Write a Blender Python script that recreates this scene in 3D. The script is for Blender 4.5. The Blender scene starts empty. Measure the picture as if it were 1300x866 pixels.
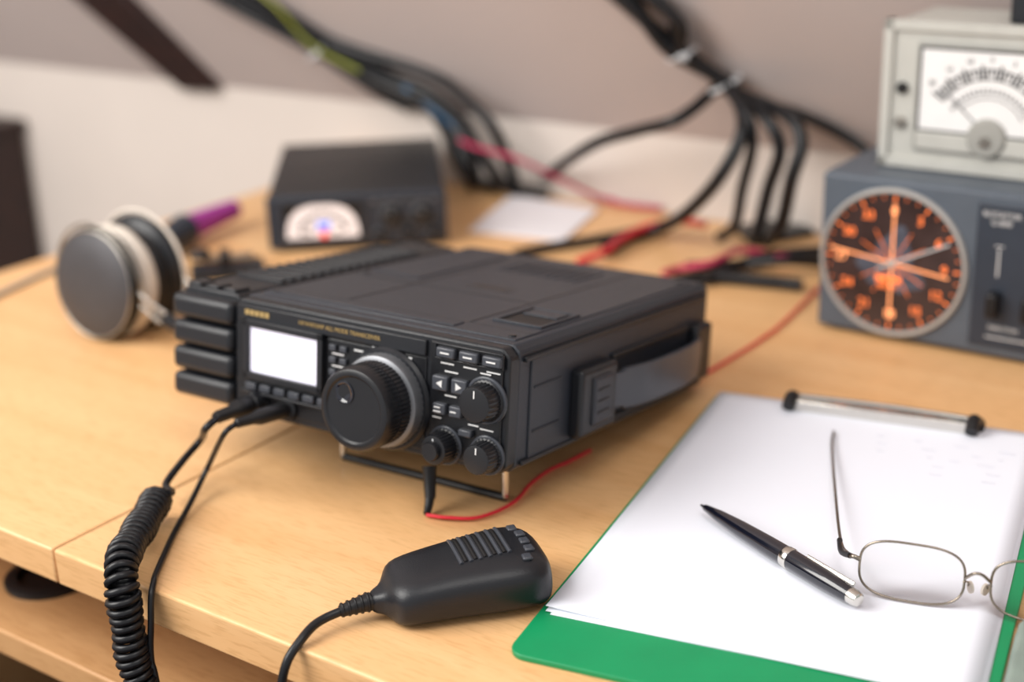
import bpy, bmesh, math, random
from mathutils import Vector, Matrix
random.seed(4)
MM=0.001; TZ=0.75
COL=bpy.context.scene.collection

# ---------------------------------------------------------------- materials
def lin(c):
    return tuple(((v/255)/12.92 if v/255<=.04045 else (((v/255)+.055)/1.055)**2.4) for v in c)+(1,)
def mat(name,c,rough=.5,metal=0,var=.06,vscale=60,bump=0,bscale=900,emit=0,coat=0,trans=0,ior=1.45,spec=.5):
    m=bpy.data.materials.new(name); m.use_nodes=True; nt=m.node_tree; N=nt.nodes; L=nt.links
    b=N['Principled BSDF']; col=lin(c)
    tc=N.new('ShaderNodeTexCoord')
    nz=N.new('ShaderNodeTexNoise'); nz.inputs['Scale'].default_value=vscale; nz.inputs['Detail'].default_value=4
    L.new(tc.outputs['Object'],nz.inputs['Vector'])
    rp=N.new('ShaderNodeValToRGB')
    rp.color_ramp.elements[0].position=.3; rp.color_ramp.elements[1].position=.7
    rp.color_ramp.elements[0].color=tuple(v*(1-var) for v in col[:3])+(1,)
    rp.color_ramp.elements[1].color=tuple(min(1,v*(1+var)) for v in col[:3])+(1,)
    L.new(nz.outputs['Fac'],rp.inputs['Fac']); L.new(rp.outputs['Color'],b.inputs['Base Color'])
    b.inputs['Roughness'].default_value=rough; b.inputs['Metallic'].default_value=metal
    b.inputs['Specular IOR Level'].default_value=spec
    b.inputs['Coat Weight'].default_value=coat; b.inputs['Transmission Weight'].default_value=trans; b.inputs['IOR'].default_value=ior
    if emit:
        L.new(rp.outputs['Color'],b.inputs['Emission Color']); b.inputs['Emission Strength'].default_value=emit
    if bump:
        n2=N.new('ShaderNodeTexNoise'); n2.inputs['Scale'].default_value=bscale; n2.inputs['Detail'].default_value=2
        L.new(tc.outputs['Object'],n2.inputs['Vector'])
        bp=N.new('ShaderNodeBump'); bp.inputs['Strength'].default_value=bump; bp.inputs['Distance'].default_value=.0004
        L.new(n2.outputs['Fac'],bp.inputs['Height']); L.new(bp.outputs['Normal'],b.inputs['Normal'])
    return m
def wood(name,c1,c2,rough=.38):
    m=bpy.data.materials.new(name); m.use_nodes=True; nt=m.node_tree; N=nt.nodes; L=nt.links; b=N['Principled BSDF']
    tc=N.new('ShaderNodeTexCoord'); mp=N.new('ShaderNodeMapping'); mp.inputs['Scale'].default_value=(2.2,26,26)
    L.new(tc.outputs['Object'],mp.inputs['Vector'])
    n1=N.new('ShaderNodeTexNoise'); n1.inputs['Scale'].default_value=1.6; n1.inputs['Detail'].default_value=6; n1.inputs['Distortion'].default_value=.5
    L.new(mp.outputs['Vector'],n1.inputs['Vector'])
    r1=N.new('ShaderNodeValToRGB'); r1.color_ramp.elements[0].position=.3; r1.color_ramp.elements[1].position=.72
    r1.color_ramp.elements[0].color=lin(c2); r1.color_ramp.elements[1].color=lin(c1)
    L.new(n1.outputs['Fac'],r1.inputs['Fac'])
    mp2=N.new('ShaderNodeMapping'); mp2.inputs['Scale'].default_value=(45,420,420)
    L.new(tc.outputs['Object'],mp2.inputs['Vector'])
    n2=N.new('ShaderNodeTexNoise'); n2.inputs['Scale'].default_value=1.5; n2.inputs['Detail'].default_value=2
    L.new(mp2.outputs['Vector'],n2.inputs['Vector'])
    r2=N.new('ShaderNodeValToRGB'); r2.color_ramp.elements[0].position=.33; r2.color_ramp.elements[1].position=.5
    r2.color_ramp.elements[0].color=(.80,.74,.66,1); r2.color_ramp.elements[1].color=(1,1,1,1)
    L.new(n2.outputs['Fac'],r2.inputs['Fac'])
    mx=N.new('ShaderNodeMix'); mx.data_type='RGBA'; mx.blend_type='MULTIPLY'; mx.inputs[0].default_value=.6
    L.new(r1.outputs['Color'],mx.inputs[6]); L.new(r2.outputs['Color'],mx.inputs[7])
    L.new(mx.outputs[2],b.inputs['Base Color']); b.inputs['Roughness'].default_value=rough
    return m
M={}
M['wood']=wood('beech_laminate',(233,188,136),(223,173,119))
M['woodedge']=wood('beech_edge',(225,180,128),(212,162,110))
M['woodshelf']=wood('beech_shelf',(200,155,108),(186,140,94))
M['seam']=mat('seam_dark',(60,40,25),.8)
M['wall']=mat('painted_wall',(216,206,198),.9,var=.03,vscale=6,bump=.2,bscale=200)
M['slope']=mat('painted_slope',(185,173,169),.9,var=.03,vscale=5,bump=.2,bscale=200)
M['floor']=wood('dark_floorboards',(70,48,36),(48,32,24),.5)
M['darkwood']=wood('dark_stained_wood',(52,28,24),(36,20,20),.5)
M['body']=mat('charcoal_painted_metal',(42,46,54),.38,bump=.6,bscale=1300,var=.08,vscale=300)
M['body2']=mat('black_moulded_plastic',(25,27,32),.36,bump=.3,bscale=1500,var=.05)
M['panel']=mat('black_panel',(18,19,23),.3,var=.04)
M['rubber']=mat('black_rubber',(17,17,20),.42,var=.05)
M['cable']=mat('black_cable_sheath',(16,17,21),.38,var=.1)
M['knob']=mat('knob_black',(24,25,29),.33,bump=.1,var=.05)
M['knobgrey']=mat('knob_grey_skirt',(120,122,126),.35,metal=.6,var=.05)
M['button']=mat('button_grey',(62,65,72),.32,var=.05)
M['label']=mat('label_white',(215,215,215),.5,var=.02)
M['gold']=mat('label_gold',(165,140,90),.4,var=.05)
M['lcd']=mat('lit_screen',(228,226,242),.2,var=.015,vscale=20,emit=.36)
M['chrome']=mat('chrome',(215,212,205),.16,metal=1,var=.03)
M['steel']=mat('brushed_steel',(165,160,152),.3,metal=1,var=.05)
M['silver_wire']=mat('spectacle_wire',(150,140,128),.25,metal=1,var=.05)
M['paper']=mat('white_paper',(234,237,247),.7,var=.01,vscale=12)
M['paper2']=mat('note_paper',(232,228,232),.8,var=.02,vscale=20)
M['ink']=mat('grey_ink',(212,215,228),.8,var=.1)
M['green']=mat('green_clipboard',(14,142,88),.4,var=.06,vscale=30,bump=.1)
M['navy']=mat('pen_lacquer',(12,15,28),.12,var=.05,coat=.8)
M['red']=mat('red_wire',(215,36,55),.45,var=.06)
M['pinkred']=mat('magenta_wire',(185,42,84),.5,var=.06)
M['yellow']=mat('yellow_green_wire',(140,146,44),.5,var=.06)
M['purple']=mat('violet_foam',(165,62,150),.7,var=.1)
M['greyblue']=mat('rotator_case_paint',(84,92,102),.45,bump=.2,var=.05)
M['greyblue2']=mat('rotator_panel',(46,53,64),.4,var=.05)
M['cream']=mat('instrument_enamel',(186,185,178),.42,var=.04,bump=.1)
M['creamd']=mat('instrument_enamel_dark',(156,155,149),.5,var=.04)  # darker cream for window frame, pivot cover and headphone cable
M['dialwhite']=mat('meter_scale_card',(226,225,224),.6,var=.02,emit=.06)
M['dialblack']=mat('meter_black',(20,19,20),.5)
M['dialface']=mat('compass_dial_face',(62,48,46),.22,var=.3,vscale=45)
M['dialmap']=mat('compass_map_print',(80,84,96),.35,var=.3,vscale=90)
M['orange']=mat('lit_orange_print',(255,128,66),.4,var=.05,emit=1.1)
M['orangehot']=mat('lit_orange_hot',(255,160,104),.4,var=.05,emit=1.5)
M['bezel']=mat('dial_bezel',(190,188,184),.35,metal=.3,var=.04)
M['tie']=mat('cable_tie_white',(205,208,212),.4,var=.03)
M['hpgrille']=mat('headphone_grille',(72,71,74),.45,metal=.4,var=.15,vscale=500,bump=1,bscale=700)
M['leather']=mat('cream_cushion',(218,208,196),.6,var=.06,bump=.2)
M['glasscase']=mat('grey_green_case',(128,142,134),.35,var=.2,vscale=40)
M['blue']=mat('blue_plug',(60,110,150),.4)
M['amber']=mat('lit_meter_card',(236,228,228),.4,var=.03,emit=.3)
M['redled']=mat('red_led',(235,60,50),.3,emit=.8)
M['blueled']=mat('blue_led',(60,110,220),.3,emit=.8)
def glass():
    m=bpy.data.materials.new('clear_lens'); m.use_nodes=True; nt=m.node_tree; N=nt.nodes; N.clear()
    o=N.new('ShaderNodeOutputMaterial'); t=N.new('ShaderNodeBsdfTransparent'); g=N.new('ShaderNodeBsdfGlossy'); x=N.new('ShaderNodeMixShader'); fr=N.new('ShaderNodeFresnel')
    t.inputs[0].default_value=(.97,.975,.975,1); g.inputs['Roughness'].default_value=.03; fr.inputs['IOR'].default_value=1.3
    nt.links.new(fr.outputs[0],x.inputs[0]); nt.links.new(t.outputs[0],x.inputs[1]); nt.links.new(g.outputs[0],x.inputs[2]); nt.links.new(x.outputs[0],o.inputs[0]); return m
M['lens']=glass()

# ---------------------------------------------------------------- helpers (all in millimetres)
def link(o,parent=None):
    COL.objects.link(o)
    if parent is not None: o.parent=parent
    return o
def empty(name,loc,rot=None):
    e=bpy.data.objects.new(name,None); e.empty_display_size=.02; COL.objects.link(e)
    mtx=(rot.to_4x4() if rot is not None else Matrix.Identity(4))
    mtx.translation=Vector((loc[0]*MM,loc[1]*MM,loc[2]*MM+TZ)); e.matrix_world=mtx
    return e
def frame(ax,dp,up):
    return Matrix((ax,dp,up)).transposed()
def yawm(a): return Matrix.Rotation(a,3,'Z')
def finish(name,bm,m,parent,smooth=True,bevel=0,seg=2,sub=0,ang=35,root=False):
    me=bpy.data.meshes.new(name)
    bmesh.ops.recalc_face_normals(bm,faces=bm.faces)
    bmesh.ops.scale(bm,vec=(MM,)*3,verts=bm.verts); bm.to_mesh(me); bm.free()
    if smooth:
        for p in me.polygons: p.use_smooth=True
        me.set_sharp_from_angle(angle=math.radians(ang))
    for mm in (m if isinstance(m,(list,tuple)) else [m]): me.materials.append(M[mm] if isinstance(mm,str) else mm)
    o=bpy.data.objects.new(name,me); link(o,parent)
    if root: o.location=(0,0,TZ)
    if bevel:
        b=o.modifiers.new('b','BEVEL'); b.width=bevel*MM; b.segments=seg; b.limit_method='ANGLE'; b.angle_limit=math.radians(40); b.harden_normals=False
    if sub:
        s=o.modifiers.new('s','SUBSURF'); s.levels=sub; s.render_levels=sub
    return o
def boxm(bm,size,loc,rot=None,taper=None):
    r=bmesh.ops.create_cube(bm,size=1); vs=r['verts']
    for v in vs:
        v.co=Vector((v.co.x*size[0],v.co.y*size[1],v.co.z*size[2]))
        if rot is not None: v.co=rot@v.co
        v.co+=Vector(loc)
    return vs
def box(name,x0,x1,y0,y1,z0,z1,m,parent,bevel=.6,seg=2,rot=None,root=False):
    bm=bmesh.new(); boxm(bm,(x1-x0,y1-y0,z1-z0),((x0+x1)/2,(y0+y1)/2,(z0+z1)/2),rot)
    return finish(name,bm,m,parent,bevel=bevel,seg=seg,root=root)
def align(axis):
    return Vector((0,0,1)).rotation_difference(Vector(axis).normalized()).to_matrix()
def lathe(name,prof,loc,axis,m,parent,seg=48,flute=0,fd=0,root=False,bm=None):
    own=bm is None
    if own: bm=bmesh.new()
    R=align(axis); rings=[]
    for (r,z) in prof:
        ring=[]
        for i in range(seg):
            a=2*math.pi*i/seg
            rr=r-(fd if (flute and i%2 and r>flute) else 0)
            ring.append(bm.verts.new(R@Vector((rr*math.cos(a),rr*math.sin(a),z))+Vector(loc)))
        rings.append(ring)
    for a,b in zip(rings,rings[1:]):
        for i in range(seg): bm.faces.new((a[i],a[(i+1)%seg],b[(i+1)%seg],b[i]))
    if prof[0][0]>0: bm.faces.new(rings[0][::-1])
    if prof[-1][0]>0: bm.faces.new(rings[-1])
    if own: return finish(name,bm,m,parent,root=root,ang=30)
def crom(pts,n):
    P=[Vector(p) for p in pts]; P=[2*P[0]-P[1]]+P+[2*P[-1]-P[-2]]; out=[]
    for i in range(1,len(P)-2):
        for k in range(n):
            t=k/n; a,b,c,d=P[i-1],P[i],P[i+1],P[i+2]
            out.append(.5*((2*b)+(c-a)*t+(2*a-5*b+4*c-d)*t*t+(3*b-a-3*c+d)*t**3))
    out.append(P[-2]); return out
def sweep(bm,path,r,seg=10,cap=True):
    rf=r if callable(r) else (lambda t:r)
    n=len(path); T=[(path[min(i+1,n-1)]-path[max(i-1,0)]).normalized() for i in range(n)]
    nrm=T[0].orthogonal().normalized(); rings=[]
    for i in range(n):
        nrm=(nrm-T[i]*nrm.dot(T[i])).normalized(); b=T[i].cross(nrm); rr=rf(i/(n-1))
        rings.append([bm.verts.new(path[i]+(nrm*math.cos(2*math.pi*k/seg)+b*math.sin(2*math.pi*k/seg))*rr) for k in range(seg)])
    for a,b in zip(rings,rings[1:]):
        for k in range(seg): bm.faces.new((a[k],a[(k+1)%seg],b[(k+1)%seg],b[k]))
    if cap: bm.faces.new(rings[0][::-1]); bm.faces.new(rings[-1])
def tube(name,pts,r,m,parent=None,n=10,seg=10,root=False,raw=False):
    bm=bmesh.new(); sweep(bm,[Vector(p) for p in pts] if raw else crom(pts,n),r,seg)
    return finish(name,bm,m,parent,ang=60,root=root)
def ring(name,R,r,loc,axis,m,parent,seg=64,rs=10,sx=1,sy=1):
    Q=align(axis); bm=bmesh.new(); rows=[]
    for i in range(seg):
        a=2*math.pi*i/seg; c=Vector((R*math.cos(a)*sx,R*math.sin(a)*sy,0)); d=c.normalized()
        rows.append([bm.verts.new(Q@(c+d*r*math.cos(2*math.pi*k/rs)+Vector((0,0,r*math.sin(2*math.pi*k/rs))))+Vector(loc)) for k in range(rs)])
    for i in range(seg):
        A=rows[i];B=rows[(i+1)%seg]
        for k in range(rs): bm.faces.new((A[k],A[(k+1)%rs],B[(k+1)%rs],B[k]))
    return finish(name,bm,m,parent)
FR=Matrix.Rotation(math.pi/2,3,'X')   # text lying in the local xz (front) plane, facing -y
def text(name,s,size,loc,m,parent,rot=FR,ext=.15,align_x='CENTER'):
    cu=bpy.data.curves.new(name,'FONT'); cu.body=s; cu.size=size*MM; cu.extrude=ext*MM; cu.align_x=align_x; cu.align_y='CENTER'; cu.resolution_u=3
    t=bpy.data.objects.new('tmp',cu); COL.objects.link(t)
    me=bpy.data.meshes.new_from_object(t); bpy.data.objects.remove(t); bpy.data.curves.remove(cu)
    me.materials.clear(); me.materials.append(M[m]); me.name=name
    o=bpy.data.objects.new(name,me); link(o,parent)
    mx=rot.to_4x4(); mx.translation=Vector(loc)*MM; o.matrix_local=mx
    return o
def knob(name,x,z,r,h,parent,m='knob',y=0,skirt=True,mark=True,dirn=(0,-1,0)):
    prof=[(r*1.12,0),(r*1.12,1.4),(r*1.02,2),(r*.98,h-1.2),(r*.9,h-.2),(r*.8,h),(.01,h)] if skirt else [(r,0),(r,h-1),(r*.88,h),(.01,h)]
    lathe(name,prof,(x,y,z),dirn,m,parent,seg=56,flute=r*.95 if skirt else 0,fd=r*.055)
    if mark: box(name+'_pointer',x-.4,x+.4,y-h-.25,y-h+.2,z+r*.35,z+r*.75,'label',parent,bevel=0)

# desk frame: u runs along the desk front edge, v runs to the wall
A0=.63; E=Vector((math.cos(A0),-math.sin(A0),0)); Nn=Vector((math.sin(A0),math.cos(A0),0))
DM=frame(E,Nn,Vector((0,0,1)))
# ---------------------------------------------------------------- room
def room(name,x0,x1,y0,y1,z0,z1,m):
    e=box(name,x0,x1,y0,y1,z0,z1,m,None,bevel=0)
    mx=DM.to_4x4(); mx.translation=(0,0,TZ); e.matrix_world=mx; return e
room('floor',-2400,1400,-1200,1240,-770,-750,'floor')
room('wall_back',-2400,1400,1186,1240,-750,76,'wall')
bm=bmesh.new(); t=math.tan(math.radians(60))
def slab(bm,u0,u1,v0,z0,v1,z1,th):
    q=[(v0,z0),(v1,z1),(v1+th,z1),(v0+th,z0)]
    a=[bm.verts.new((u0,*p)) for p in q]; b=[bm.verts.new((u1,*p)) for p in q]
    bm.faces.new(a); bm.faces.new(b[::-1])
    for i in range(4): bm.faces.new((a[i],b[i],b[(i+1)%4],a[(i+1)%4]))
slab(bm,-2400,1400,1186,76,1186-1400/t,1476,55)
o=finish('ceiling_slope',bm,'slope',None,smooth=False); mx=DM.to_4x4(); mx.translation=(0,0,TZ); o.matrix_world=mx
room('wall_left',-2450,-2400,-1200,1240,-750,1500,'wall')
# dark roof beam on the slope
bw=bmesh.new()
tl,tr,br,bl=[Vector(p) for p in ((-540,1745,215),(-455,1690,222),(-338,1704,76),(-389,1741,70))]
sn=(Nn*math.sin(math.radians(60))+Vector((0,0,math.cos(math.radians(60)))))
sk=(Nn*1186+Vector((0,0,76))).dot(sn)
def onS(p,off=0):
    p=Vector(p); return p-sn*(p.dot(sn)-sk+off)
top=[onS(p,14) for p in (tl,tr,br,bl)]; bot=[onS(p,-3) for p in (tl,tr,br,bl)]
a=[bw.verts.new(p) for p in top]; b=[bw.verts.new(p) for p in bot]
bw.faces.new(a); bw.faces.new(b[::-1])
for i in range(4): bw.faces.new((a[i],b[i],b[(i+1)%4],a[(i+1)%4]))
finish('roof_beam',bw,'darkwood',None,bevel=2,root=True)
# dark cabinet beside the desk
cab=empty('dark_wood_cabinet',(0,0,0),DM)
box('carcass',-2100,-1672,1090,1180,-748,-12,'darkwood',cab,bevel=3)
box('top_board',-2106,-1666,1082,1182,-12,2,'darkwood',cab,bevel=2)
for i,x in enumerate((-1985,-1785)): box('door_panel_%d'%i,x-95,x+95,1084,1092,-720,-30,'darkwood',cab,bevel=3)

# ---------------------------------------------------------------- desk
desk=empty('desk',(0,0,0),DM)
box('top_left_board',-1099,-625.6,418,1184,-22,0,'wood',desk,bevel=1.6,seg=3)
box('top_right_board',-624.4,760,418,1184,-22,0,'wood',desk,bevel=1.6,seg=3)
box('seam_strip',-626,-624,420,1183,-20,-1.2,'seam',desk,bevel=0)
box('lower_shelf',-1078,740,424,1120,-98,-80,'woodshelf',desk,bevel=1.5)
for i,x in enumerate((-1088,750)): box('side_panel_%d'%i,x-10,x+10,440,1170,-750,-22,'woodedge',desk,bevel=1.5)
box('divider_panel',-560,-540,520,1120,-750,-98,'woodedge',desk,bevel=1.5)
box('back_panel',-1078,740,1150,1166,-520,-22,'woodedge',desk,bevel=1)
lathe('cable_grommet',[(29,0),(29,3),(26,4.5),(21,4.5),(20,1),(.01,1)],(-727,482,-80),(0,0,1),'rubber',desk)
# computer standing on the floor below the shelf
pr=empty('computer_case',(0,0,-748),DM)
box('case_shell',-900,-640,450,900,0,430,'body2',pr,bevel=6,seg=3)
box('drive_bay',-880,-660,446,452,330,375,'button',pr,bevel=1)

# ---------------------------------------------------------------- transceiver
SC=.967
yaw=.581; tilt=.143
ax=Vector((math.cos(yaw),-math.sin(yaw),0)); dp=Vector((math.sin(yaw),math.cos(yaw),0))
d=(dp*math.cos(tilt)-Vector((0,0,1))*math.sin(tilt)); uu=ax.cross(d)
W,H,D=202.7,74.5,252
RM=frame(ax,d,uu)*SC
O=Vector((-5.6,698.5,37.2))-ax*W*SC
rad=empty('radio_transceiver',O,RM)
def sbody(name,x0,x1,y0,y1,z0,z1,ch,m,parent,bevel=1):
    bm=bmesh.new(); q=[(x0+ch,z0),(x1-ch,z0),(x1,z0+ch),(x1,z1-ch),(x1-ch,z1),(x0+ch,z1),(x0,z1-ch),(x0,z0+ch)]
    a=[bm.verts.new((x,y0,z)) for x,z in q]; b=[bm.verts.new((x,y1,z)) for x,z in q]
    bm.faces.new(a); bm.faces.new(b[::-1])
    for i in range(8): bm.faces.new((a[i],b[i],b[(i+1)%8],a[(i+1)%8]))
    return finish(name,bm,m,parent,bevel=bevel,seg=2)
sbody('case',0,W,8,D,0,H,4,'body',rad,1.2)
sbody('front_bezel',.3,W-.3,-1,12,.5,H-.8,5,'body2',rad,1.6)
sbody('rear_bumper',2,W-2,D-10,D+6,3,H-1,5,'body2',rad,1.6)
# top lid details
box('top_lid',8,W-8,16,D-10,H-1,H+.9,'body',rad,bevel=.8)
box('lid_seam',9,W-9,34,35,H+.7,H+1.0,'panel',rad,bevel=0)
box('battery_latch_well',160,190,50,92,H+.6,H+1.15,'dialblack',rad,bevel=.3)
bm=bmesh.new()
for x0,x1,y0,y1 in ((158,192,48,50.5),(158,192,91,93.5),(158,160.5,50,92),(189.5,192,50,92),(163,187,74,88)): boxm(bm,(x1-x0,y1-y0,1.6),((x0+x1)/2,(y0+y1)/2,H+1.4))
finish('battery_latch_frame',bm,'body',rad,bevel=.4)
box('lid_step_front',8,150,20,31,H+.6,H+1.6,'body',rad,bevel=.5)
box('lid_badge',90,120,120,135,H+.8,H+1.05,'body2',rad,bevel=.1)
bm=bmesh.new()
for x0,x1,y0,y1 in ((60,61,36,D-12),(9,150,104,105),(150,151,36,D-12)): boxm(bm,(x1-x0,y1-y0,.5),((x0+x1)/2,(y0+y1)/2,H+.9))
finish('lid_grooves',bm,'panel',rad)
bm=bmesh.new()
for i in range(9): boxm(bm,(3,40,1.0),(74+i*7.5,205,H+1.1))
finish('lid_rear_ribs',bm,'body',rad,bevel=.4)
box('lid_raised_pad',12,52,120,228,H+.6,H+1.7,'body',rad,bevel=.6)
for i,(x,y) in enumerate(((14,22),(W-14,22),(14,D-18),(W-14,D-18),(14,112))):
    lathe('lid_screw_%d'%i,[(2.4,0),(2.2,1),(.01,1.1)],(x,y,H+.8),(0,0,1),'panel',rad,seg=20)
# front: left recessed panel + strip
box('upper_name_strip',4,147,-3.2,0,61,70.5,'body2',rad,bevel=.8)
box('left_panel',4,147,-2,0,5,60,'panel',rad,bevel=.6)
box('right_panel',150,W-4,-2.6,0,4,71,'panel',rad,bevel=.8)
text('name_text','\u25A0\u25A0\u25A0\u25A0\u25A0',4.4,(20,-3.4,66),'gold',rad)
text('name_text_2','HF/VHF/UHF ALL MODE TRANSCEIVER',3.6,(84,-3.4,66),'gold',rad)
# display
def frameplate(name,x0,x1,z0,z1,bw,y0,y1,m,parent):
    bm=bmesh.new()
    for a,b,c,e in ((x0,x1,z1-bw,z1),(x0,x1,z0,z0+bw),(x0,x0+bw,z0,z1),(x1-bw,x1,z0,z1)): boxm(bm,(b-a,y1-y0,e-c),((a+b)/2,(y0+y1)/2,(c+e)/2))
    return finish(name,bm,m,parent,bevel=.5)
frameplate('display_bezel',10,73,25,62,4.2,-5.5,-1.5,'body2',rad)
box('display_screen',14,69,-3.2,-2,29,58,'lcd',rad,bevel=0)
bm=bmesh.new()
for i in range(6): boxm(bm,(8.5,2.5,4.2),(16+i*11.5,-4,20))
finish('soft_keys',bm,'button',rad,bevel=.5)
box('soft_key_ledge',8,84,-5.6,-1.5,15.5,17.2,'body2',rad,bevel=.4)
bm=bmesh.new()
for i in range(3):
    for j in range(2): boxm(bm,(5,2,3.6),(79.5+j*8,-3,55-i*7.5))
finish('meter_keys',bm,'button',rad,bevel=.5)
bm=bmesh.new()
for i in range(3): boxm(bm,(9,.4,.8),(83,-2.3,51.3-i*7.5))
for x,z,w in ((99,56,8),(112,60,7),(90,30,7),(134,58,6),(141,49,5),(141,12,4)): boxm(bm,(w,.4,.9),(x,-2.3,z))
finish('left_legends',bm,'label',rad,smooth=False)
# main dial
cx,cz=120,31
lathe('dial_escutcheon',[(31,0),(31,1.5),(29.5,3.5),(28,3.5)],(cx,-1.5,cz),(0,-1,0),'body2',rad,seg=72)
lathe('dial_skirt',[(28,0),(28,6),(27,8.5),(25,9.5),(23,9.5)],(cx,-3,cz),(0,-1,0),'knobgrey',rad,seg=96,flute=27.5,fd=.5)
lathe('tuning_dial',[(24.8,0),(24.8,11),(24.2,12),(24.2,13),(24.8,14),(24.8,24),(23.4,26.6),(21.4,27.4),(19.9,27.2),(18.8,26.2),(.01,25.8)],(cx,-7,cz),(0,-1,0),'knob',rad,seg=120,flute=24,fd=.5)
lathe('finger_dimple',[(6.6,0),(6.6,.6),(5.8,.7),(4.6,.1),(.01,-.6)],(cx-7,-33.0,cz+9),(0,-1,0),'navy',rad,seg=32)
# right side controls
bm=bmesh.new()
for x in (162,177.5,193): boxm(bm,(12.4,4,6),(x,-4,66),)
finish('top_keys',bm,'button',rad,bevel=1)
frameplate('top_key_surround',153.5,W-3,61.5,71,1.1,-4,-2,'body2',rad)
bm=bmesh.new()
for x in (162,177.5,193): boxm(bm,(6,.3,.9),(x,-6.2,66)); boxm(bm,(9,.3,.8),(x,-2.9,59.5)); 
finish('top_key_marks',bm,'label',rad,smooth=False)
bm=bmesh.new()
for x,z in ((159,48),(172,48)): boxm(bm,(10.5,4,8.5),(x,-4,z))
for x,z in ((159,33),(170,33)): boxm(bm,(8.5,4,6.5),(x,-4,z))
boxm(bm,(9,4,4.2),(177,-4,22))
finish('mode_keys',bm,'button',rad,bevel=.9)
bm=bmesh.new()
for s,x in ((-1,159),(1,172)):
    a=[bm.verts.new(p) for p in ((x-1.8*s,-6.2,50.2),(x-1.8*s,-6.2,45.8),(x+2.2*s,-6.2,48))]; bm.faces.new(a)
for x,z,w in ((165,55,9),(165,41,8),(188,58,7),(156,27,6),(181,27,7),(190,26,9),(158,34,4),(158,31.6,5),(169,33,4)): boxm(bm,(w,.3,.8),(x,-2.9 if w>5 else -6.1,z))
finish('key_legends',bm,'label',rad,smooth=False)
knob('select_knob',189,43,10.8,13,rad,y=-2.6)
ring('select_knob_collar',12.6,1.3,(189,-3,43),(0,1,0),'button',rad)
knob('volume_knob',162.5,11.5,9.2,13,rad,y=-2.6)
ring('volume_collar',10.6,1.1,(162.5,-3,11.5),(0,1,0),'button',rad)
lathe('volume_inner',[(5.6,0),(5.6,3),(5,4),(.01,4)],(162.5,-15,11.5),(0,-1,0),'knob',rad,seg=40,flute=5.5,fd=.3)
knob('shift_knob',191,11.5,9.2,12,rad,y=-2.6)
ring('shift_collar',10.6,1.1,(191,-3,11.5),(0,1,0),'button',rad)
# jacks + plugs
for i,x in enumerate((22,44)):
    lathe('jack_ring_%d'%i,[(7.5,0),(7.5,2.5),(6,3)],(x,-1.5,10),(0,-1,0),'panel',rad,seg=32)
lathe('headset_plug',[(5,0),(6.2,3),(6.6,14),(6.0,20),(4.2,23),(3.9,34),(3,36)],(22,-3,11),(-.1,-1,-.1),'rubber',rad,seg=32)
lathe('headset_plug_collar',[(7,0),(7,7),(6.4,8)],(22,-3,11),(-.1,-1,-.1),'knob',rad,seg=32)
lathe('key_plug',[(4.2,0),(5.0,3),(5.0,20),(3.4,25),(2.9,36),(2,37)],(44,-3,10),(-.25,-1,-.08),'rubber',rad,seg=32)
# right side: ribs, latch block, strap handle
box('side_panel',W-1,W+1.2,20,D-14,6,H-9,'body',rad,bevel=.7)
box('side_rail_top',W-1,W+2.6,12,D-6,H-10,H-7,'body2',rad,bevel=.7)
box('side_rail_bottom',W-1,W+2.4,12,D-6,4,7,'body2',rad,bevel=.7)
bm=bmesh.new()
for i in range(2): boxm(bm,(2.4,30,1.6),(W+1.0,38,22+i*26))
finish('side_ribs',bm,'body',rad,bevel=.7)
box('handle_block_front',W,W+10,64,108,8,50,'body2',rad,bevel=3,seg=3)
box('handle_block_inset',W+8,W+12,76,99,14,44,'body',rad,bevel=2,seg=3)
bm=bmesh.new()
for i in range(3): boxm(bm,(1.4,14,1.4),(W+12,87,22+i*7))
finish('handle_block_grips',bm,'body2',rad,bevel=.5)
box('handle_block_rear',W,W+9,222,246,10,50,'body2',rad,bevel=3,seg=3)
frameplate('handle_recess_rim',0,0.1,0,0.1,.01,0,.1,'body2',rad) if False else None
bm=bmesh.new()
for y0,y1,z0,z1 in ((112,220,48,51),(112,220,8,11)): boxm(bm,(4,y1-y0,z1-z0),(W+2,(y0+y1)/2,(z0+z1)/2))
finish('handle_recess_rails',bm,'body2',rad,bevel=.9)
bm=bmesh.new(); path=crom([(W+6,98,30),(W+11,118,30),(W+15,140,30),(W+16,168,30),(W+15,196,30),(W+11,218,30),(W+6,232,30)],8); prev=None
for i,p in enumerate(path):
    hh=13 if 6<i<len(path)-7 else 11
    q=[bm.verts.new(p+Vector(v)) for v in ((-1.6,0,-hh),(1.6,0,-hh),(2.2,0,0),(1.6,0,hh),(-1.6,0,hh))]
    if prev: 
        for k in range(5): bm.faces.new((prev[k],prev[(k+1)%5],q[(k+1)%5],q[k]))
    else: bm.faces.new(q)
    prev=q
bm.faces.new(prev)
finish('strap_handle',bm,'button',rad,bevel=.6)
# side tuner unit
T0,T1=-52,-1.5
sbody('tuner_case',T0+1,T1,6,D-8,1,H-1,4,'body2',rad,1.4)
bm=bmesh.new()
for i in range(4): boxm(bm,(T1-T0+1,16,15.2),((T0+T1)/2,4,9.5+i*17.2+.8))
finish('tuner_front_ribs',bm,'body2',rad,bevel=4.2,seg=4)
bm=bmesh.new()
for i in range(16): boxm(bm,(40,4.4,3.0),((T0+T1)/2,52+i*9.8,H-.4))
finish('tuner_top_ribs',bm,'body2',rad,bevel=.8)
bm=bmesh.new()
for i in range(3): boxm(bm,(11,14,2.8),(T0+9+i*15,14,H-.3))
finish('tuner_top_keys',bm,'body2',rad,bevel=1)
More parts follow.
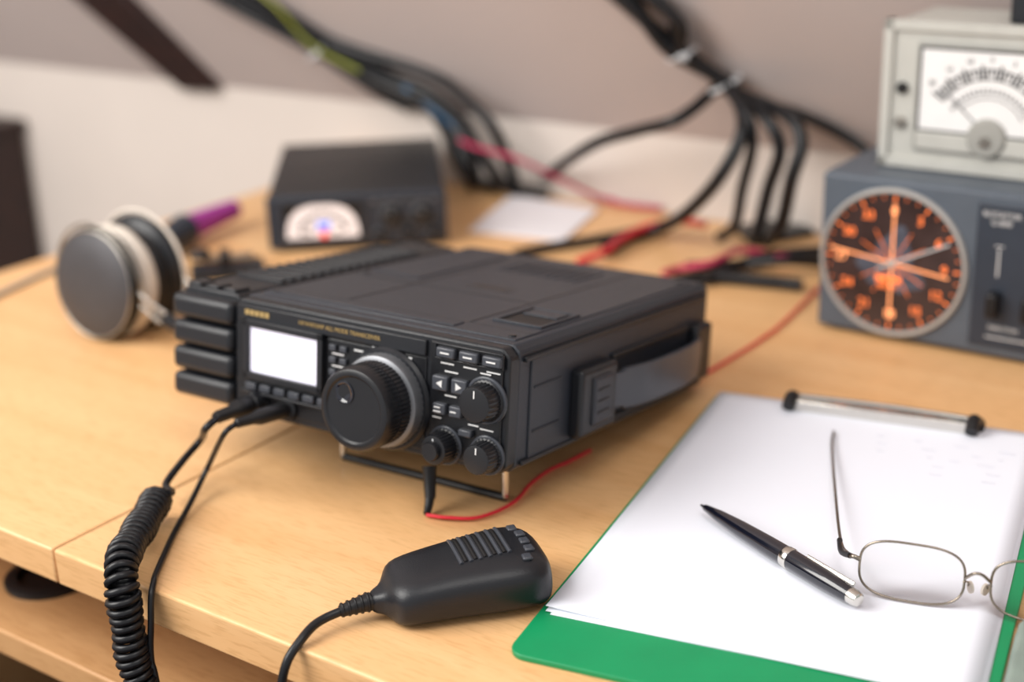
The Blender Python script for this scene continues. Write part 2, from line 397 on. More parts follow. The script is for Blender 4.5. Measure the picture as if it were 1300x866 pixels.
# bail stand + rear feet in the radio frame; foot bar rests on the table
RI=RM.inverted()
def L(p): return RI@(Vector(p)-O)
fr_=Vector((-7,744,2.6)); fl_=Vector((-107,809,2.6))
tube('bail_foot_bar',[L(fl_),L(fr_)],2.6,'rubber',rad,raw=True)
for i,pp in enumerate((fl_,fr_)):
    q=L(pp); tube('bail_leg_%d'%i,[q,(q[0],q[1]-2,1)],2.2,'chrome',rad,raw=True)
for i,(x,y) in enumerate(((20,D-22),(W-20,D-22))): 
    base=O+RM@Vector((x,y,0)); zz=-(base.z/SC)/math.cos(tilt)
    lathe('rear_foot_%d'%i,[(5.5,.8),(6,1.4),(6,-zz+.8)],(x,y,zz),(0,0,1),'rubber',rad,seg=24)

# headset leads
def lead(name,pts,r,m='cable',**k): return tube(name,pts,r,m,None,root=True,**k)
def Wp(x,y,z): return O+RM@Vector((x,y,z))
p0=Wp(22-.1*33,-36,11-3.4); 
hl=empty('headset_cables',(0,0,0))
coilpts=[(-206,738,13),(-207,712,13),(-208,685,14),(-208,664,14),(-206,651,6),(-205,648,-14),(-204,646,-34),(-199,643,-56),(-192,640,-90),(-188,638,-140),(-186,637,-190)]
tube('lead_in',[p0,(p0+Vector((-6,-10,-3))),(-190,792,25),(-199,776,18),(-205,757,13),(-199,744,14),(-199,736,17)],2.3,'cable',hl)
cp=crom(coilpts,60); out=[]; n=len(cp); s=0; nrm=None
for i in range(n):
    T=(cp[min(i+1,n-1)]-cp[max(i-1,0)]).normalized()
    if nrm is None: nrm=T.orthogonal().normalized()
    nrm=(nrm-T*nrm.dot(T)).normalized(); b=T.cross(nrm)
    if i:
        L0=(cp[i]-cp[i-1]).length; k=max(1,int(L0/.22))
        for j in range(k):
            q=cp[i-1].lerp(cp[i],(j+1)/k); s+=L0/k; a=2*math.pi*s/4.9
            out.append(q+(nrm*math.cos(a)+b*math.sin(a))*(7.2+.5*math.sin(s*.21)))
bm=bmesh.new(); sweep(bm,out,2.15,8); finish('coil',bm,'cable',hl,ang=60)
tube('lead_out',[out[-1],(-186,636,-230),(-184,630,-420),(-186,600,-640),(-240,560,-746)],2.2,'cable',hl)
p1=Wp(44-.25*36,-38,10-3)
tube('straight_lead',[p1,p1+Vector((-6,-8,-3)),(-183,772,16),(-190,748,4.5),(-193,715,2.2),(-193,672,2.6),(-192,660,3),(-192,652,-1),(-193,649,-14),(-195,647,-35),(-193,645,-60),(-190,640,-200),(-188,620,-480),(-150,560,-747)],1.7,'cable',hl)

# ---------------------------------------------------------------- hand microphone
mic=empty('hand_microphone',(-67,624,0),yawm(math.radians(16)))
KX=.86
secs=[(-9,11,10,9),(-3,13,11,9.5),(0,26,16,10),(3,39,21,11),(9,45,23,12),(20,47,24.5,13),(38,49.5,26,14),(58,54,27.5,14.5),(74,57,28.5,15),(85,54,27.5,14.5),(91,47,25,13.5),(95,35,20,12),(97,17,12,11)]
secs=[(x*KX if x>0 else x,w,h,zc) for x,w,h,zc in secs]
bm=bmesh.new(); rows=[]; NS=48; XP=4.2
for (x,w,h,zc) in secs:
    row=[]
    for k in range(NS):
        a=2*math.pi*k/NS; c,s_=math.cos(a),math.sin(a); e=2/XP
        yy=math.copysign(abs(c)**e,c)*w/2; zz=math.copysign(abs(s_)**e,s_)*h/2
        if s_>0: yy*=1-.16*abs(s_)
        else: yy*=1-.1*abs(s_)
        row.append(bm.verts.new((x,yy,max(.3,zz+zc))))
    rows.append(row)
for a,b in zip(rows,rows[1:]):
    for k in range(NS): bm.faces.new((a[k],b[k],b[(k+1)%NS],a[(k+1)%NS]))
bm.faces.new(rows[0][::-1]); bm.faces.new(rows[-1])
finish('microphone_body',bm,'body2',mic,sub=1,ang=80)
def topz(x,y):
    for s0,s1 in zip(secs,secs[1:]):
        if s0[0]<=x<=s1[0]:
            t=(x-s0[0])/(s1[0]-s0[0]); w,h,zc=[s0[i]*(1-t)+s1[i]*t for i in (1,2,3)]
            q=min(.999,abs(y)/(w/2*.86)); return zc+h/2*(1-q**XP)**(1/XP)
    return 0
def surfbar(bm,x,y0,y1,r,off,n=14):
    sweep(bm,[Vector((x,y0+(y1-y0)*i/n,topz(x,y0+(y1-y0)*i/n)+off)) for i in range(n+1)],r,8)
bm=bmesh.new()
for i in range(5): surfbar(bm,(46+i*5.8)*KX,-9,18,1.3,-.7)
finish('speaker_slots',bm,'dialblack',mic)
bm=bmesh.new()
for i in range(6): surfbar(bm,(43.1+i*5.8)*KX,-10,19,1.3,-.5)
finish('slot_ridges',bm,'button',mic)
bm=bmesh.new()
for x,y in ((84,-8),(84,0),(84,8),(81.5,15.5),(80,-16)): boxm(bm,(5,5.6,2),(x*KX,y,topz(x*KX,y)))
finish('keypad_keys',bm,'button',mic,bevel=.9)
box('push_to_talk_bar',24*KX,58*KX,22.5,26,8,19,'rubber',mic,bevel=1.6,seg=3)
bm=bmesh.new()
sweep(bm,crom([(-8,0,9.5),(-16,-1,9),(-24,-2,8)],8),lambda t:4.8-1.8*t,16)
finish('strain_relief',bm,'rubber',mic)
for i in range(5): ring('strain_rib_%d'%i,4.4-.35*i,.8,(-10-3.2*i,-.2-.35*i,9.4-.25*i),(1,.12,0),'rubber',mic,seg=24,rs=8)
q=Vector((-67,624,0))+yawm(math.radians(16))@Vector((-24,-2,8))
tube('lead',[yawm(-math.radians(16))@(Vector(v)-Vector((-67,624,0))) for v in (q,q+Vector((-7,-4,-1)),(-102,606,6),(-107,598,3.5),(-113,591,-3),(-117,589,-16),(-121,588,-40),(-124,586,-120),(-130,570,-400),(-120,540,-746))],2.3,'cable',mic)

# red string and black lead under the radio
lead('red_string',[(-52,727,2),(-40,722,2.5),(-22,722,2),(-3,738,2),(8,762,2),(20,780,2),(32,790,2.4),(46,806,2)],1.1,m='red')
lead('red_wire',[(118,905,2),(133,924,2),(158,955,2),(179,982,2),(205,1020,2),(246,1093,2),(262,1120,2)],1.2,m='red')
pg=empty('audio_plug',(0,0,0))
tube('plug_shell',[(-50,745,24),(-50,741,16),(-50,736,8)],lambda t:4.2-1.0*t,'rubber',pg)
tube('plug_relief',[(-50,737,9),(-51,732,4.5),(-52,728,2.2)],lambda t:2.9-.9*t,'rubber',pg)

# ---------------------------------------------------------------- clipboard
PY=.4449; CM=yawm(-PY)
clip=empty('clipboard',(11.5,618,0),CM)
def rrect(bm,x0,x1,y0,y1,z0,z1,r,n=6):
    pts=[]
    for (cx_,cy_,a0) in ((x1-r,y1-r,0),(x0+r,y1-r,90),(x0+r,y0+r,180),(x1-r,y0+r,270)):
        for i in range(n+1):
            a=math.radians(a0+90*i/n); pts.append((cx_+r*math.cos(a),cy_+r*math.sin(a)))
    A=[bm.verts.new((*p,z0)) for p in pts]; B=[bm.verts.new((*p,z1)) for p in pts]
    bm.faces.new(A[::-1]); bm.faces.new(B)
    for i in range(len(pts)): j=(i+1)%len(pts); bm.faces.new((A[i],A[j],B[j],B[i]))
bm=bmesh.new(); rrect(bm,-2.5,214,-41,299,0,3,9); finish('board',bm,'green',clip,bevel=.5)
PW=205
def sheet(name,ang,dx,dy,z,curl):
    bm=bmesh.new(); nx,ny=22,30; g=[]
    for j in range(ny+1):
        r_=[]
        for i in range(nx+1):
            x,y=PW*i/nx,297*j/ny
            zz=z+curl*(max(0,1-(x/60))**2*max(0,1-y/90)**2)*3
            r_.append(bm.verts.new((x*math.cos(ang)-y*math.sin(ang)+dx,x*math.sin(ang)+y*math.cos(ang)+dy,zz)))
        g.append(r_)
    for j in range(ny):
        for i in range(nx): bm.faces.new((g[j][i],g[j][i+1],g[j+1][i+1],g[j+1][i]))
    o=finish(name,bm,'paper',clip,ang=80); s=o.modifiers.new('t','SOLIDIFY'); s.thickness=.25*MM; s.offset=0; return o
sheet('paper_sheet_bottom',.012,4,-3,3.3,0); sheet('paper_sheet_middle',-.004,1,-1.5,3.8,0); sheet('paper_sheet_top',.004,.5,0,4.3,.5)
# faint handwriting
bm=bmesh.new()
for row in range(5):
    y=262-row*11; x=(110+row*2) if row<3 else 140+random.random()*10
    end=190 if row<5 else 175
    while x<end:
        wl=4+random.random()*7; pts=[]; k=int(wl*1.6)
        for i in range(k): pts.append(Vector((x+wl*i/k,y+math.sin(i*1.9+random.random())*1.4,4.62)))
        if len(pts)>2: sweep(bm,pts,.1,4,False)
        x+=wl+8+random.random()*16
finish('handwriting',bm,'ink',clip)
# clip hardware
bm=bmesh.new(); boxm(bm,(108,17,1.2),(107,291,5.2)); boxm(bm,(108,1.4,7),(107,283,8)); boxm(bm,(108,6,1.2),(107,286,11)); finish('clip_plate',bm,'chrome',clip,bevel=.5)
tube('clip_wire',[(50,293,10),(107,294,10.6),(164,293,10)],2.2,'chrome',clip)
for i,x in enumerate((50,164)):
    bm=bmesh.new(); sweep(bm,crom([(x-(2 if i==0 else -2),299,5),(x,292,10),(x,285,12),(x,278,8)],6),4.2,12); finish('clip_end_cap_%d'%i,bm,'rubber',clip)
    lathe('clip_rivet_%d'%i,[(6,0),(6,1.2),(3,2)],(x,292,4.8),(0,0,1),'rubber',clip,seg=24)

# ---------------------------------------------------------------- pen
pa=Vector((101.5,711,10.2)); pb=Vector((164,604.5,10.2)); PL=(pb-pa).length; pd=(pb-pa).normalized()
pen=empty('ballpoint_pen',pa,frame(pd,Vector((0,0,1)).cross(pd),Vector((0,0,1))))
lathe('pen_barrel',[(.6,0),(1.1,2.5),(2.0,4),(3.4,16),(4.6,34),(5.3,58),(5.4,70)],(0,0,0),(1,0,0),'navy',pen)
lathe('pen_ring',[(5.5,70),(5.8,70.6),(5.8,74.2),(5.5,75)],(0,0,0),(1,0,0),'chrome',pen)
lathe('pen_cap',[(5.4,75),(5.4,78),(5.2,100),(4.3,PL-7),(3.9,PL-5)],(0,0,0),(1,0,0),'navy',pen)
lathe('pen_end',[(4.1,PL-6),(4.1,PL-3),(3.4,PL-.6),(2.2,PL),(.01,PL)],(0,0,0),(1,0,0),'chrome',pen)
bm=bmesh.new(); boxm(bm,(34,1.1,2.2),(PL-24,3.2,4.6),Matrix.Rotation(-.6,3,'X')); finish('pen_clip',bm,'chrome',pen,bevel=.4)

# ---------------------------------------------------------------- eyeglasses
gl=empty('eyeglasses',(165,620,4.5),yawm(-.40))
def lensloop(cx_,w,h,lean=.18,n=48,base=0):
    P=[]
    for i in range(n):
        a=2*math.pi*i/n; c,s_=math.cos(a),math.sin(a); e=2/3.0
        x=math.copysign(abs(c)**e,c)*w/2; z=math.copysign(abs(s_)**e,s_)*h/2+h/2
        P.append(Vector((cx_+x,z*lean+.0018*(x)**2,z+base)))
    return P
for i,cx_ in enumerate((26.5,88.5)):
    P=lensloop(cx_,50,29,base=1); 
    tube('rim_%d'%i,P+[P[0]],.65,'silver_wire',gl,raw=True,seg=8)
    bm=bmesh.new(); bm.faces.new([bm.verts.new(p) for p in P]); finish('lens_%d'%i,bm,'lens',gl,smooth=False)
tube('bridge',[(51.5,3,17),(55,1,21),(57.5,.5,22),(60,1,21),(63.5,3,17)],.8,'silver_wire',gl)
for i,x in enumerate((53,62)):
    tube('pad_arm_%d'%i,[(x+(-2 if i==0 else 2),3,15),(x,7,13),(x,9,10)],.45,'silver_wire',gl)
    lathe('nose_pad_%d'%i,[(.5,0),(3,.6),(3,1.8),(.5,2.4)],(x,9,9),((1 if i==0 else -1),.6,0),'leather',gl,seg=20)
tube('hinge_left',[(1.5,4,18),(-1.5,4,19),(-3.5,6,18)],1.2,'silver_wire',gl)
tube('hinge_right',[(113.5,4,18),(117,4,19),(119,6,18)],1.2,'silver_wire',gl)
GI=yawm(.40)
def G(p): return GI@(Vector(p)-Vector((165,620,4.5)))
tube('temple_left',[(-3.5,6,18),G((166,655,16)),G((180,730,10)),G((192,790,7)),G((198,812,6))],.9,'silver_wire',gl)
tube('temple_tip_left',[(-3.5,6,18),G((163.0,640,17.5)),G((165.5,655,16))],1.5,'rubber',gl)
tube('temple_right',[(119,6,18),(123,50,15),(121,100,9),(115,142,3)],.9,'silver_wire',gl)

# ---------------------------------------------------------------- case beside the clipboard
cs=empty('eyeglass_case',(11.5,618,0),CM)
bm=bmesh.new(); rrect(bm,215.5,276,-90,62,0,9,8); finish('case_base',bm,'glasscase',cs,bevel=2,seg=3)
bm=bmesh.new(); rrect(bm,216.5,275,-89,61,9.4,15,8); finish('case_lid',bm,'glasscase',cs,bevel=3,seg=4)

# ---------------------------------------------------------------- rotator controller
ra=.6417; rM=frame(Vector((math.cos(ra),-math.sin(ra),0)),Vector((math.sin(ra),math.cos(ra),0)),Vector((0,0,1)))
rot=empty('antenna_rotator_controller',(230,1015.5,0),rM)
box('case',0,205,3,165,3,120.7,'greyblue',rot,bevel=3,seg=3)
box('front_panel',1,204,0,5,3.5,120,'greyblue',rot,bevel=2,seg=3)
for i,(x,y) in enumerate(((14,16),(190,16),(14,150),(190,150))): lathe('foot_%d'%i,[(7,0),(7,4)],(x,y,0),(0,0,1),'rubber',rot,seg=24)
dc=(57,60)
lathe('dial_bezel',[(55,0),(55,2),(54,3.6),(52.4,3.6),(51.6,1.5),(51.6,.2)],(dc[0],0,dc[1]),(0,-1,0),'bezel',rot,seg=96)
lathe('dial_face',[(52,0),(52,1.0),(.01,1.0)],(dc[0],0,dc[1]),(0,-1,0),'dialface',rot,seg=96)
bm=bmesh.new()
def bar(bm,a,r0,r1,w,y=-1.4,c=dc):
    cm=(r0+r1)/2
    ctr=Vector((c[0]+cm*math.sin(a),y,c[1]+cm*math.cos(a)))
    boxm(bm,(w,.5,r1-r0),ctr,Matrix.Rotation(a,3,'Y'))
for i in range(36):
    a=2*math.pi*i/36; bar(bm,a,47.5 if i%3 else 45.5,49.5,.5 if i%3 else 1.1)
finish('compass_ticks',bm,'orange',rot,smooth=False)
bm=bmesh.new(); bar(bm,0,-42,44,1.0); bar(bm,math.radians(97),-48,42,1.0); finish('compass_cross',bm,'orangehot',rot,smooth=False)
bm=bmesh.new()
for k in range(1,6):
    if k!=3: bar(bm,math.radians(30*k),-27,27,.35,y=-1.35)
finish('compass_rays',bm,'orange',rot,smooth=False)
for i,s_ in enumerate(('0','3','6','9','12','15','18','21','24','27','30','33')):
    a=2*math.pi*i/12; text('numeral_%d'%i,s_,9.2,(dc[0]+38.5*math.sin(a),-1.5,dc[1]+38.5*math.cos(a)),'orangehot' if i in(0,6,9) else 'orange',rot,ext=.2)
bm=bmesh.new(); pts=[]
for i in range(40):
    a=2*math.pi*i/40; r_=21+6*math.sin(3*a+1)+3*math.sin(7*a); pts.append(bm.verts.new((dc[0]+r_*math.sin(a),-1.15,dc[1]+r_*math.cos(a))))
bm.faces.new(pts); finish('dial_map_print',bm,'dialmap',rot,smooth=False)
text('dial_caption','\u25A0\u25A0\u25A0\u25A0\nBEAM',5.5,(dc[0]-2,-1.6,dc[1]-15),'orange',rot,ext=.2)
bm=bmesh.new(); bar(bm,math.radians(64),-12,46,1.2,y=-2.4); finish('bearing_needle',bm,'label',rot,smooth=False)
lathe('needle_hub',[(3.2,0),(3.2,2),(.01,2.6)],(dc[0],-1,dc[1]),(0,-1,0),'bezel',rot,seg=24)
box('control_panel',116,200,-2,1,10,113,'greyblue2',rot,bevel=1.2)
text('panel_title','ROTATOR\nG-800',5.5,(133,-2.4,103),'label',rot)
bm=bmesh.new(); boxm(bm,(1.0,.4,20),(133,-2.4,72)); boxm(bm,(6,.4,.7),(133,-2.4,84)); boxm(bm,(60,.4,.8),(158,-2.4,18)); finish('panel_lines',bm,'label',rot,smooth=False)
box('lever_1',129,137,-12,-1,34,52,'rubber',rot,bevel=2,seg=3)
box('lever_2',153,161,-12,-1,34,52,'rubber',rot,bevel=2,seg=3)
text('panel_foot','DIRECTION',4,(140,-2.4,25),'label',rot)
knob('speed_knob',181,74,10,12,rot,y=-2)

# ---------------------------------------------------------------- analogue meter on top
me_=empty('analog_panel_meter',Vector((230,1015.5,120.7))+rM@Vector((27,38,0)),rM)
MW,MH=150,106
box('case',2,MW-2,4,88,2,MH-2,'cream',me_,bevel=4,seg=4)
frameplate('front_frame',0,MW,1,MH,7,-3,6,'cream',me_)
box('face_plate',5,MW-5,0,5,6,MH-5,'cream',me_,bevel=1)
for i,x in enumerate((12,MW-12)):
    for j in (14,70): lathe('foot_%d%d'%(i,j),[(5,0),(5,3)],(x,j,0),(0,0,1),'rubber',me_,seg=20)
box('window_frame',25,133,-2.5,1,14,92,'creamd',me_,bevel=2.5,seg=3)
frameplate('window_surround',27.5,130.5,29,89,1.6,-4,-2,'dialblack',me_)
box('scale_card',29,129,-3.2,-2,30,88,'dialwhite',me_,bevel=.5)
box('window_skirt',28,130,-4.2,-2,16,29,'cream',me_,bevel=1.5)
bm=bmesh.new(); mc=(79,30)
def arc(bm,r,a0,a1,w,c=mc,y=-3.5,n=24):
    for i in range(n):
        a=math.radians(a0+(a1-a0)*(i+.5)/n); ln=r*math.radians(abs(a1-a0))/n*1.08
        boxm(bm,(ln,.3,w),(c[0]+r*math.sin(a),y,c[1]+r*math.cos(a)),Matrix.Rotation(a,3,'Y'))
arc(bm,46,-56,56,.7); arc(bm,39,-56,56,.7); arc(bm,30,-60,60,.6); arc(bm,26,-50,62,.6)
for i in range(29):
    a=math.radians(-56+4*i); r0,r1=(39,46) if i%2 else (43,46)
    if i%4==0: r0,r1=(39,49)
    boxm(bm,(1.5,.3,r1-r0),(mc[0]+(r0+r1)/2*math.sin(a),-3.5,mc[1]+(r0+r1)/2*math.cos(a)),Matrix.Rotation(a,3,'Y'))
for i in range(20):
    a=math.radians(-57+6*i); boxm(bm,(.7,.3,3),(mc[0]+31.5*math.sin(a),-3.5,mc[1]+31.5*math.cos(a)),Matrix.Rotation(a,3,'Y'))
a=math.radians(-48); boxm(bm,(.8,.4,44),(mc[0]+24*math.sin(a),-3.9,mc[1]+24*math.cos(a)),Matrix.Rotation(a,3,'Y'))
finish('meter_scale',bm,'dialblack',me_,smooth=False)
for i,s_ in enumerate(('20','15','10','5','3','1','0')):
    a=math.radians(-50+i*16.6); text('meter_number_%d'%i,s_,5,(mc[0]+54*math.sin(a),-3.5,mc[1]+52.5*math.cos(a)),'dialblack',me_)
lathe('pivot_cover',[(14,0),(14,2),(12,4),(.01,4.5)],(mc[0],-2.5,28),(0,-1,0),'creamd',me_,seg=48)
lathe('zero_screw',[(4,0),(4,1),(.01,1.2)],(mc[0],-7,26),(0,-1,0),'steel',me_,seg=24)
for i,z in enumerate((33,58)): lathe('face_screw_%d'%i,[(4.2,0),(4.2,2.5),(3.2,3.6),(.01,3.8)],(15,0,z),(0,-1,0),'dialblack' if i else 'steel',me_,seg=24)
blk=empty('black_switch_box',Vector((230,1015.5,224.7))+rM@Vector((27,38,0)),rM)
box('shell',82,150,14,70,0,26,'body2',blk,bevel=3,seg=3); box('lid',84,148,16,68,25,28,'button',blk,bevel=1)

# ---------------------------------------------------------------- meter box at the back
ps=empty('external_meter_unit',(-218,1262,0),yawm(.07))
box('case',0,162,5,232,4,50,'body2',ps,bevel=1.5)
box('front_panel',-1,163,0,7,3,52,'greyblue2',ps,bevel=2,seg=3)
for i,(x,y) in enumerate(((14,16),(148,16),(14,216),(148,216))): lathe('foot_%d'%i,[(6,0),(6,5)],(x,y,0),(0,0,1),'rubber',ps,seg=20)
frameplate('window_bezel',12,86,8,48,2,-3,0,'button',ps)
box('meter_window',14,84,-1.5,1,9,46,'dialblack',ps,bevel=1)
bm=bmesh.new(); vs=[bm.verts.new((49+33*math.copysign(abs(math.cos(math.radians(a)))**.7,math.cos(math.radians(a))),-1.9,13+31*math.sin(math.radians(a))**.8)) for a in range(0,181,6)]; bm.faces.new(vs); finish('meter_card',bm,'amber',ps,smooth=False)
bm=bmesh.new(); arc(bm,22,-66,66,1.6,c=(49,13),y=-2.2)
for i in range(11): 
    a=math.radians(-65+13*i); boxm(bm,(1.4,.4,4.5),(49+25*math.sin(a),-2.2,13+24*math.cos(a)),Matrix.Rotation(a,3,'Y'))
for x,z in ((30,18),(38,24),(62,18),(70,22),(36,17)): boxm(bm,(5,.4,2.6),(x,-2.2,z))
finish('meter_arc',bm,'dialblack',ps,smooth=False)
lathe('meter_hub',[(3.4,0),(3.4,2),(.01,2.5)],(50,-1.5,16),(0,-1,0),'redled',ps,seg=24)
box('meter_blue_zone',44,56,-2.4,-1.8,21,28,'blueled',ps,bevel=.2)
for i,(x,z,r_) in enumerate(((112,30,8),(140,30,8),(100,14,4),(126,14,4),(150,14,4))):
    knob('knob_%d'%i,x,z,r_,9,ps,y=-.5,mark=r_>5)
    ring('knob_collar_%d'%i,r_*1.25,.8,(x,-.8,z),(0,1,0),'knobgrey',ps,seg=32,rs=8)
bm=bmesh.new()
for x in (97,108,119,130,141,152): boxm(bm,(6,2,2.6),(x,-1,44))
finish('small_keys',bm,'knobgrey',ps,bevel=.4)

# ---------------------------------------------------------------- note paper
bm=bmesh.new(); q=[(-37,1309),(50,1263),(90,1367),(5,1434)]
a=[bm.verts.new((x,y,.3)) for x,y in q]; b=[bm.verts.new((x,y,2.6)) for x,y in q]; bm.faces.new(a); bm.faces.new(b)
for i in range(4): bm.faces.new((a[i],a[(i+1)%4],b[(i+1)%4],b[i]))
finish('notepad',bm,'paper2',None,root=True,bevel=.4)
bm=bmesh.new(); q=[(208,1277),(264,1301),(280,1254),(221,1224)]
a=[bm.verts.new((x,y,.3)) for x,y in q]; b=[bm.verts.new((x,y,7)) for x,y in q]; bm.faces.new(a); bm.faces.new(b)
for i in range(4): bm.faces.new((a[i],a[(i+1)%4],b[(i+1)%4],b[i]))
finish('power_adapter',bm,'body2',None,root=True,bevel=2)

# ---------------------------------------------------------------- headphones
hp=empty('headphones',(-320,1044,0),yawm(0))
out_=Vector((-.56,-.83,0)).normalized(); inn=-out_
tilt_=Vector((out_.x,out_.y,.12)).normalized()
R0=45
c1=Vector((0,0,R0+.5))
lathe('ear_cup_grille',[(.01,4.5),(14,4.2),(26,3.2),(35,1),(41,-1.5)],c1,tilt_,'hpgrille',hp,seg=64)
ring('ear_cup_trim',41.5,.8,c1-tilt_*1.6,tilt_,'steel',hp,rs=8)
lathe('ear_cup_shell',[(41,-1.5),(43,-3),(44,-6),(44,-10),(42,-13),(37,-16)],c1,tilt_,'rubber',hp,seg=64)
ring('ear_cushion',34.5,9,c1-tilt_*24,tilt_,'leather',hp,rs=16)
lathe('cushion_back',[(38,-16),(34,-21),(.01,-22)],c1,tilt_,'leather',hp,seg=48)
c2=c1+inn*60+Vector((2,-2,0)); t2=Vector((inn.x,inn.y,.1)).normalized()
ring('ear_cushion_far',33,8.5,c2-t2*22,t2,'rubber',hp,rs=16)
lathe('ear_cup_shell_far',[(34,-18),(40,-14),(44,-9),(44,-4),(38,1),(.01,4)],c2,t2,'body2',hp,seg=64)
side=Vector((-inn.y,inn.x,0))*-1  # towards the right/front
for k,cc in enumerate((c1-tilt_*8,c2-t2*8)):
    P=[cc+side*46*math.cos(a)+Vector((0,0,1))*46*math.sin(a)+Vector((0,0,1)) for a in [math.radians(v) for v in range(-60,241,12)]]
    P=[Vector((p.x,p.y,max(2,p.z))) for p in P]
    tube('yoke_%d'%k,P,1.1 if k==0 else 1.6,'steel' if k==0 else 'leather',hp,n=3)
for k,off in enumerate((-5,5)):
    P=[]
    for i in range(13):
        a=math.pi*i/12; base=(c1-tilt_*8).lerp(c2-t2*8,(1-math.cos(a))/2)
        P.append(base+side*(44+(38)*math.sin(a))+Vector((0,0,-26*math.sin(a)+off-6)))
    tube('headband_wire_%d'%k,P,1.5,'chrome',hp,n=4)
P=[]
for i in range(9):
    a=math.pi*(i+2)/12; base=(c1-tilt_*8).lerp(c2-t2*8,(1-math.cos(a))/2)
    P.append(base+side*(45+38*math.sin(a))+Vector((0,0,-26*math.sin(a)-6)))
tube('headband_pad',P,5.5,'body2',hp,n=6,seg=14)
lead('headphone_cable',[(-520,1010,2),(-455,1110,2),(-435,1164,2.5),(-411,1221,2.5),(-376,1277,2.5),(-335,1290,2.5),(-325,1340,2.5)],2.2,m='creamd')

# small foam covered microphone behind the headphones
dm=empty('desk_microphone',(-14,-14,0))
tube('handle',[(-308,1258,14),(-296,1290,15),(-288,1312,16)],lambda t:12+3*t,'greyblue2',dm,n=8,seg=24)
tube('foam_windshield',[(-289,1310,16),(-272,1340,17),(-252,1372,18)],lambda t:13*(1-.3*t),'purple',dm,n=8,seg=24)
lathe('base',[(20,0),(20,3),(8,6)],(-306,1275,0),(0,0,1),'body2',dm,seg=32)
kb=empty('morse_key',(-246,1206,0),yawm(.2))
box('base',-34,30,-18,18,0,8,'body2',kb,bevel=2); box('lever',-24,22,-4,4,12,17,'steel',kb,bevel=1); box('bridge',-8,2,-12,12,8,20,'body2',kb,bevel=1)
lathe('finger_knob',[(9,0),(10,3),(7,6),(.01,6.5)],(-24,0,17),(0,0,1),'knob',kb,seg=28)

# ---------------------------------------------------------------- cable loom
cl=empty('cable_loom',(0,0,0))
def S(x,y,z,off=8): return onS((x,y,z),off)
def loom(name,pts,r,m='cable'):
    P=crom(pts,10); rr=r
    for p in P: p.z=max(p.z,rr+.6)
    bm=bmesh.new(); sweep(bm,P,r,10); finish(name,bm,m,cl,ang=60)
loom('cable_1',[S(-372,1612,262),S(-298,1588,195),S(-175,1545,130),S(-108,1535,92),S(-70,1512,80,12),(-48,1488,22),(-30,1474,6),(0,1450,5)],5.6)
loom('cable_2',[S(-330,1590,262),S(-259,1558,197),S(-131,1520,120),S(-85,1496,100),(-45,1462,78),(-27,1419,54),(-5,1420,20),(10,1436,6),(40,1420,6)],6)
loom('cable_3',[S(-345,1590,262,14),S(-271,1558,198,14),S(-180,1533,149),S(-79,1479,121),(-40,1440,103),(-12,1407,80),(4,1420,35),(10,1446,8)],6)
loom('cable_4',[S(-320,1600,262,16),S(-245,1558,200,16),S(-150,1525,132,14),S(-100,1505,104,14),(-55,1475,70),(-42,1450,30),(-36,1450,6)],4.2)
loom('cable_5',[S(-352,1600,262,20),S(-280,1570,200,20),S(-170,1540,140,22),S(-110,1515,112,20),(-60,1470,88),(-36,1436,50),(-28,1440,16),(-10,1450,7)],5)
loom('cable_6',[S(-392,1612,262,12),S(-318,1595,198,12),S(-205,1555,140,12),S(-135,1540,96,12),S(-100,1530,78,10)],4.4)
loom('earth_wire',[S(-318,1565,262,16),S(-240,1533,200,20),S(-199,1530,150,24),S(-150,1510,122,24)],2.0,'yellow')
loom('blue_wire',[S(-100,1500,110,18),(-50,1468,66),(-34,1462,40),(-28,1465,20),(-40,1475,5)],1.8,'blue')
g=Vector((194,1258,141))
def B(dx,dz): return S(g.x+dx,g.y,g.z+dz,14)
for i,(sx,ox,of) in enumerate(((86,0,10),(98,6,16),(108,-8,10),(120,4,22),(156,-5,12),(166,3,18))):
    lo=sx<150
    loom('trunk_cable_%d'%i,[S(sx-30,1285,262,of),S(sx+10,1272,222,of+2),S(148+ox*1.5+(14 if not lo else 0),1266,181,of+4),B(ox*.9,4),B(ox*.9+8,-8)],5.8)
loom('fan_cable_1',[B(-3,6),B(-12,-12),(153,1240,116),(120,1270,100),(87,1310,82),(58,1375,48),(42,1440,18),(36,1452,6)],5.6)
loom('fan_cable_2',[B(0,5),(203,1215,128),(199,1190,108),(180,1190,72),(158,1220,36),(140,1260,12),(112,1255,6),(86,1212,6)],6)
loom('fan_cable_3',[B(2,5),B(14,-8),(222,1200,122),(232,1186,98),(225,1195,62),(218,1200,25),(214,1205,12)],6)
loom('fan_cable_4',[B(4,6),B(20,-6),(238,1190,126),(246,1168,108),(238,1165,76),(234,1180,35),(226,1200,12)],6)
loom('fan_cable_5',[B(5,6),B(30,-12),S(255,1238,118,10),S(303,1215,86,8),(330,1168,64)],4.8)
loom('fan_cable_6',[B(-1,5),(206,1205,126),(210,1195,100),(204,1205,60),(200,1215,25),(190,1235,8)],5)
for i,(p,r_,dr) in enumerate(((B(2,0),14,(.45,-.1,-.9)),(S(160,1264,170,17),13,(.4,-.1,-.9)),(S(-196,1545,138,14),14,(.6,-.1,-.7)))):
    ring('cable_tie_%d'%i,r_,1.8,p,dr,'tie',cl,seg=32,rs=8)
    box('cable_tie_head_%d'%i,p.x-4,p.x+3,p.y-r_-5,p.y-r_+1,p.z-3,p.z+3,'tie',cl,bevel=1)
loom('red_1',[(-45,1430,62),(-28,1412,58),(10,1385,52),(50,1390,30),(90,1392,8),(112,1390,4)],2.2,'pinkred')
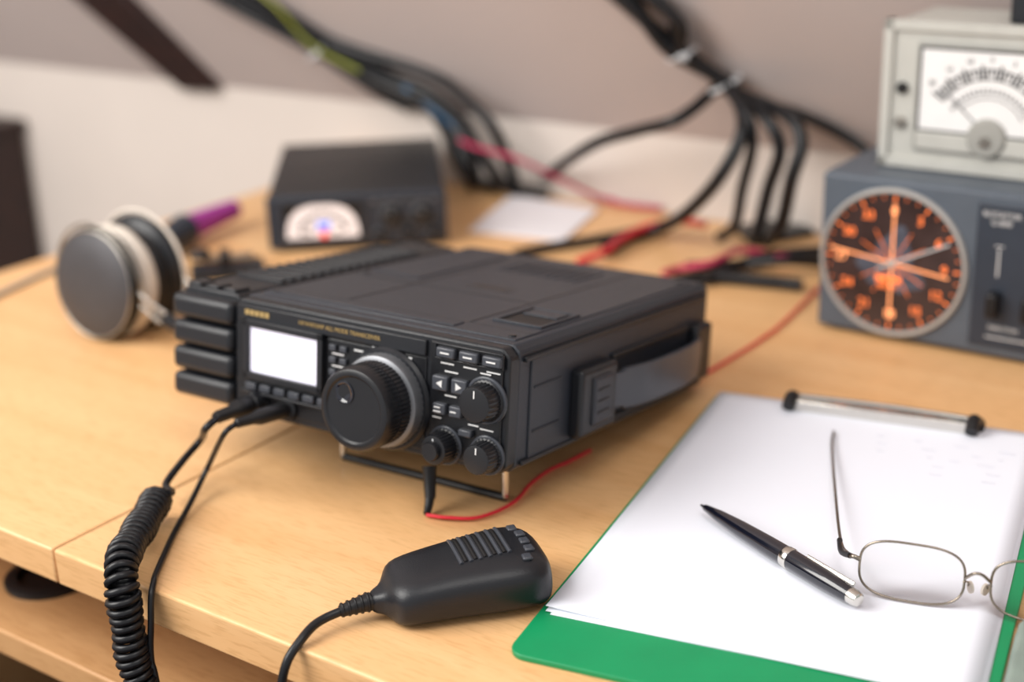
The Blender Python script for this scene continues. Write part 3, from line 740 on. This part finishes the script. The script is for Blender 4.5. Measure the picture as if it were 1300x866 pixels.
loom('red_4',[S(50,1290,262,12),S(85,1280,232,12),S(120,1262,214,22)],3.4,'red')
loom('desk_black_1',[(5,1215,5),(31,1232,5),(97,1261,5),(130,1280,6),(150,1290,6)],4.4)
loom('desk_black_2',[(135,1120,6),(168,1127,6),(214,1109,6),(236,1098,6)],5.4)
loom('desk_black_3',[(160,1120,6),(184,1144,7),(222,1172,8),(262,1180,8),(290,1180,8)],5.4)
loom('desk_black_4',[(150,1160,6),(190,1160,6),(230,1140,14),(262,1150,8)],4.2)
loom('red_2',[(60,1190,4),(86,1205,9),(100,1232,10),(128,1262,13),(160,1262,16),(176,1235,20)],3.2,'red')
loom('red_3',[(130,1150,4),(145,1158,5),(170,1148,12),(200,1172,14),(240,1170,6)],3,'pinkred')
loom('magenta_5',[(70,1425,4),(92,1402,4),(115,1375,4),(150,1350,5)],2.4,'pinkred')

# ---------------------------------------------------------------- lights
def area(name,loc,target,size,power,col,sy=None):
    l=bpy.data.lights.new(name,'AREA'); l.energy=power; l.color=col; l.size=size
    if sy: l.shape='RECTANGLE'; l.size_y=sy
    o=bpy.data.objects.new(name,l); COL.objects.link(o); o.location=Vector(loc)*MM+Vector((0,0,TZ))
    dv=(Vector(target)-Vector(loc)).normalized(); o.rotation_euler=dv.to_track_quat('-Z','Y').to_euler(); return o
area('window_light',(-1300,500,1000),(-160,850,0),1.1,35,(1,.97,.925))
area('overhead_area_light',(350,250,1500),(100,900,0),.9,13,(1,.96,.91))  # broad overhead area light, no fixture modelled
w=bpy.data.worlds.new('w'); bpy.context.scene.world=w; w.use_nodes=True
w.node_tree.nodes['Background'].inputs[0].default_value=(.99,.975,.985,1); w.node_tree.nodes['Background'].inputs[1].default_value=.7

# ---------------------------------------------------------------- camera
f,pi_,ro=1817.2,.3571,-.0363
c,s_=math.cos(pi_),math.sin(pi_)
fw=Vector((0,c,-s_)); up=Vector((0,s_,c)); rt=Vector((1,0,0))
r=rt*math.cos(ro)+up*math.sin(ro); u=-rt*math.sin(ro)+up*math.cos(ro)
cd=bpy.data.cameras.new('camera'); cam=bpy.data.objects.new('camera',cd); COL.objects.link(cam)
mx=frame(r,u,-fw).to_4x4(); mx.translation=Vector((0,0,376.65*MM+TZ)); cam.matrix_world=mx
cd.sensor_width=36; cd.lens=36*f/1300; cd.clip_start=.02
cd.dof.use_dof=True; cd.dof.focus_distance=.73; cd.dof.aperture_fstop=3.2
bpy.context.scene.camera=cam
try: bpy.context.scene.view_settings.view_transform='Standard'
except Exception: pass
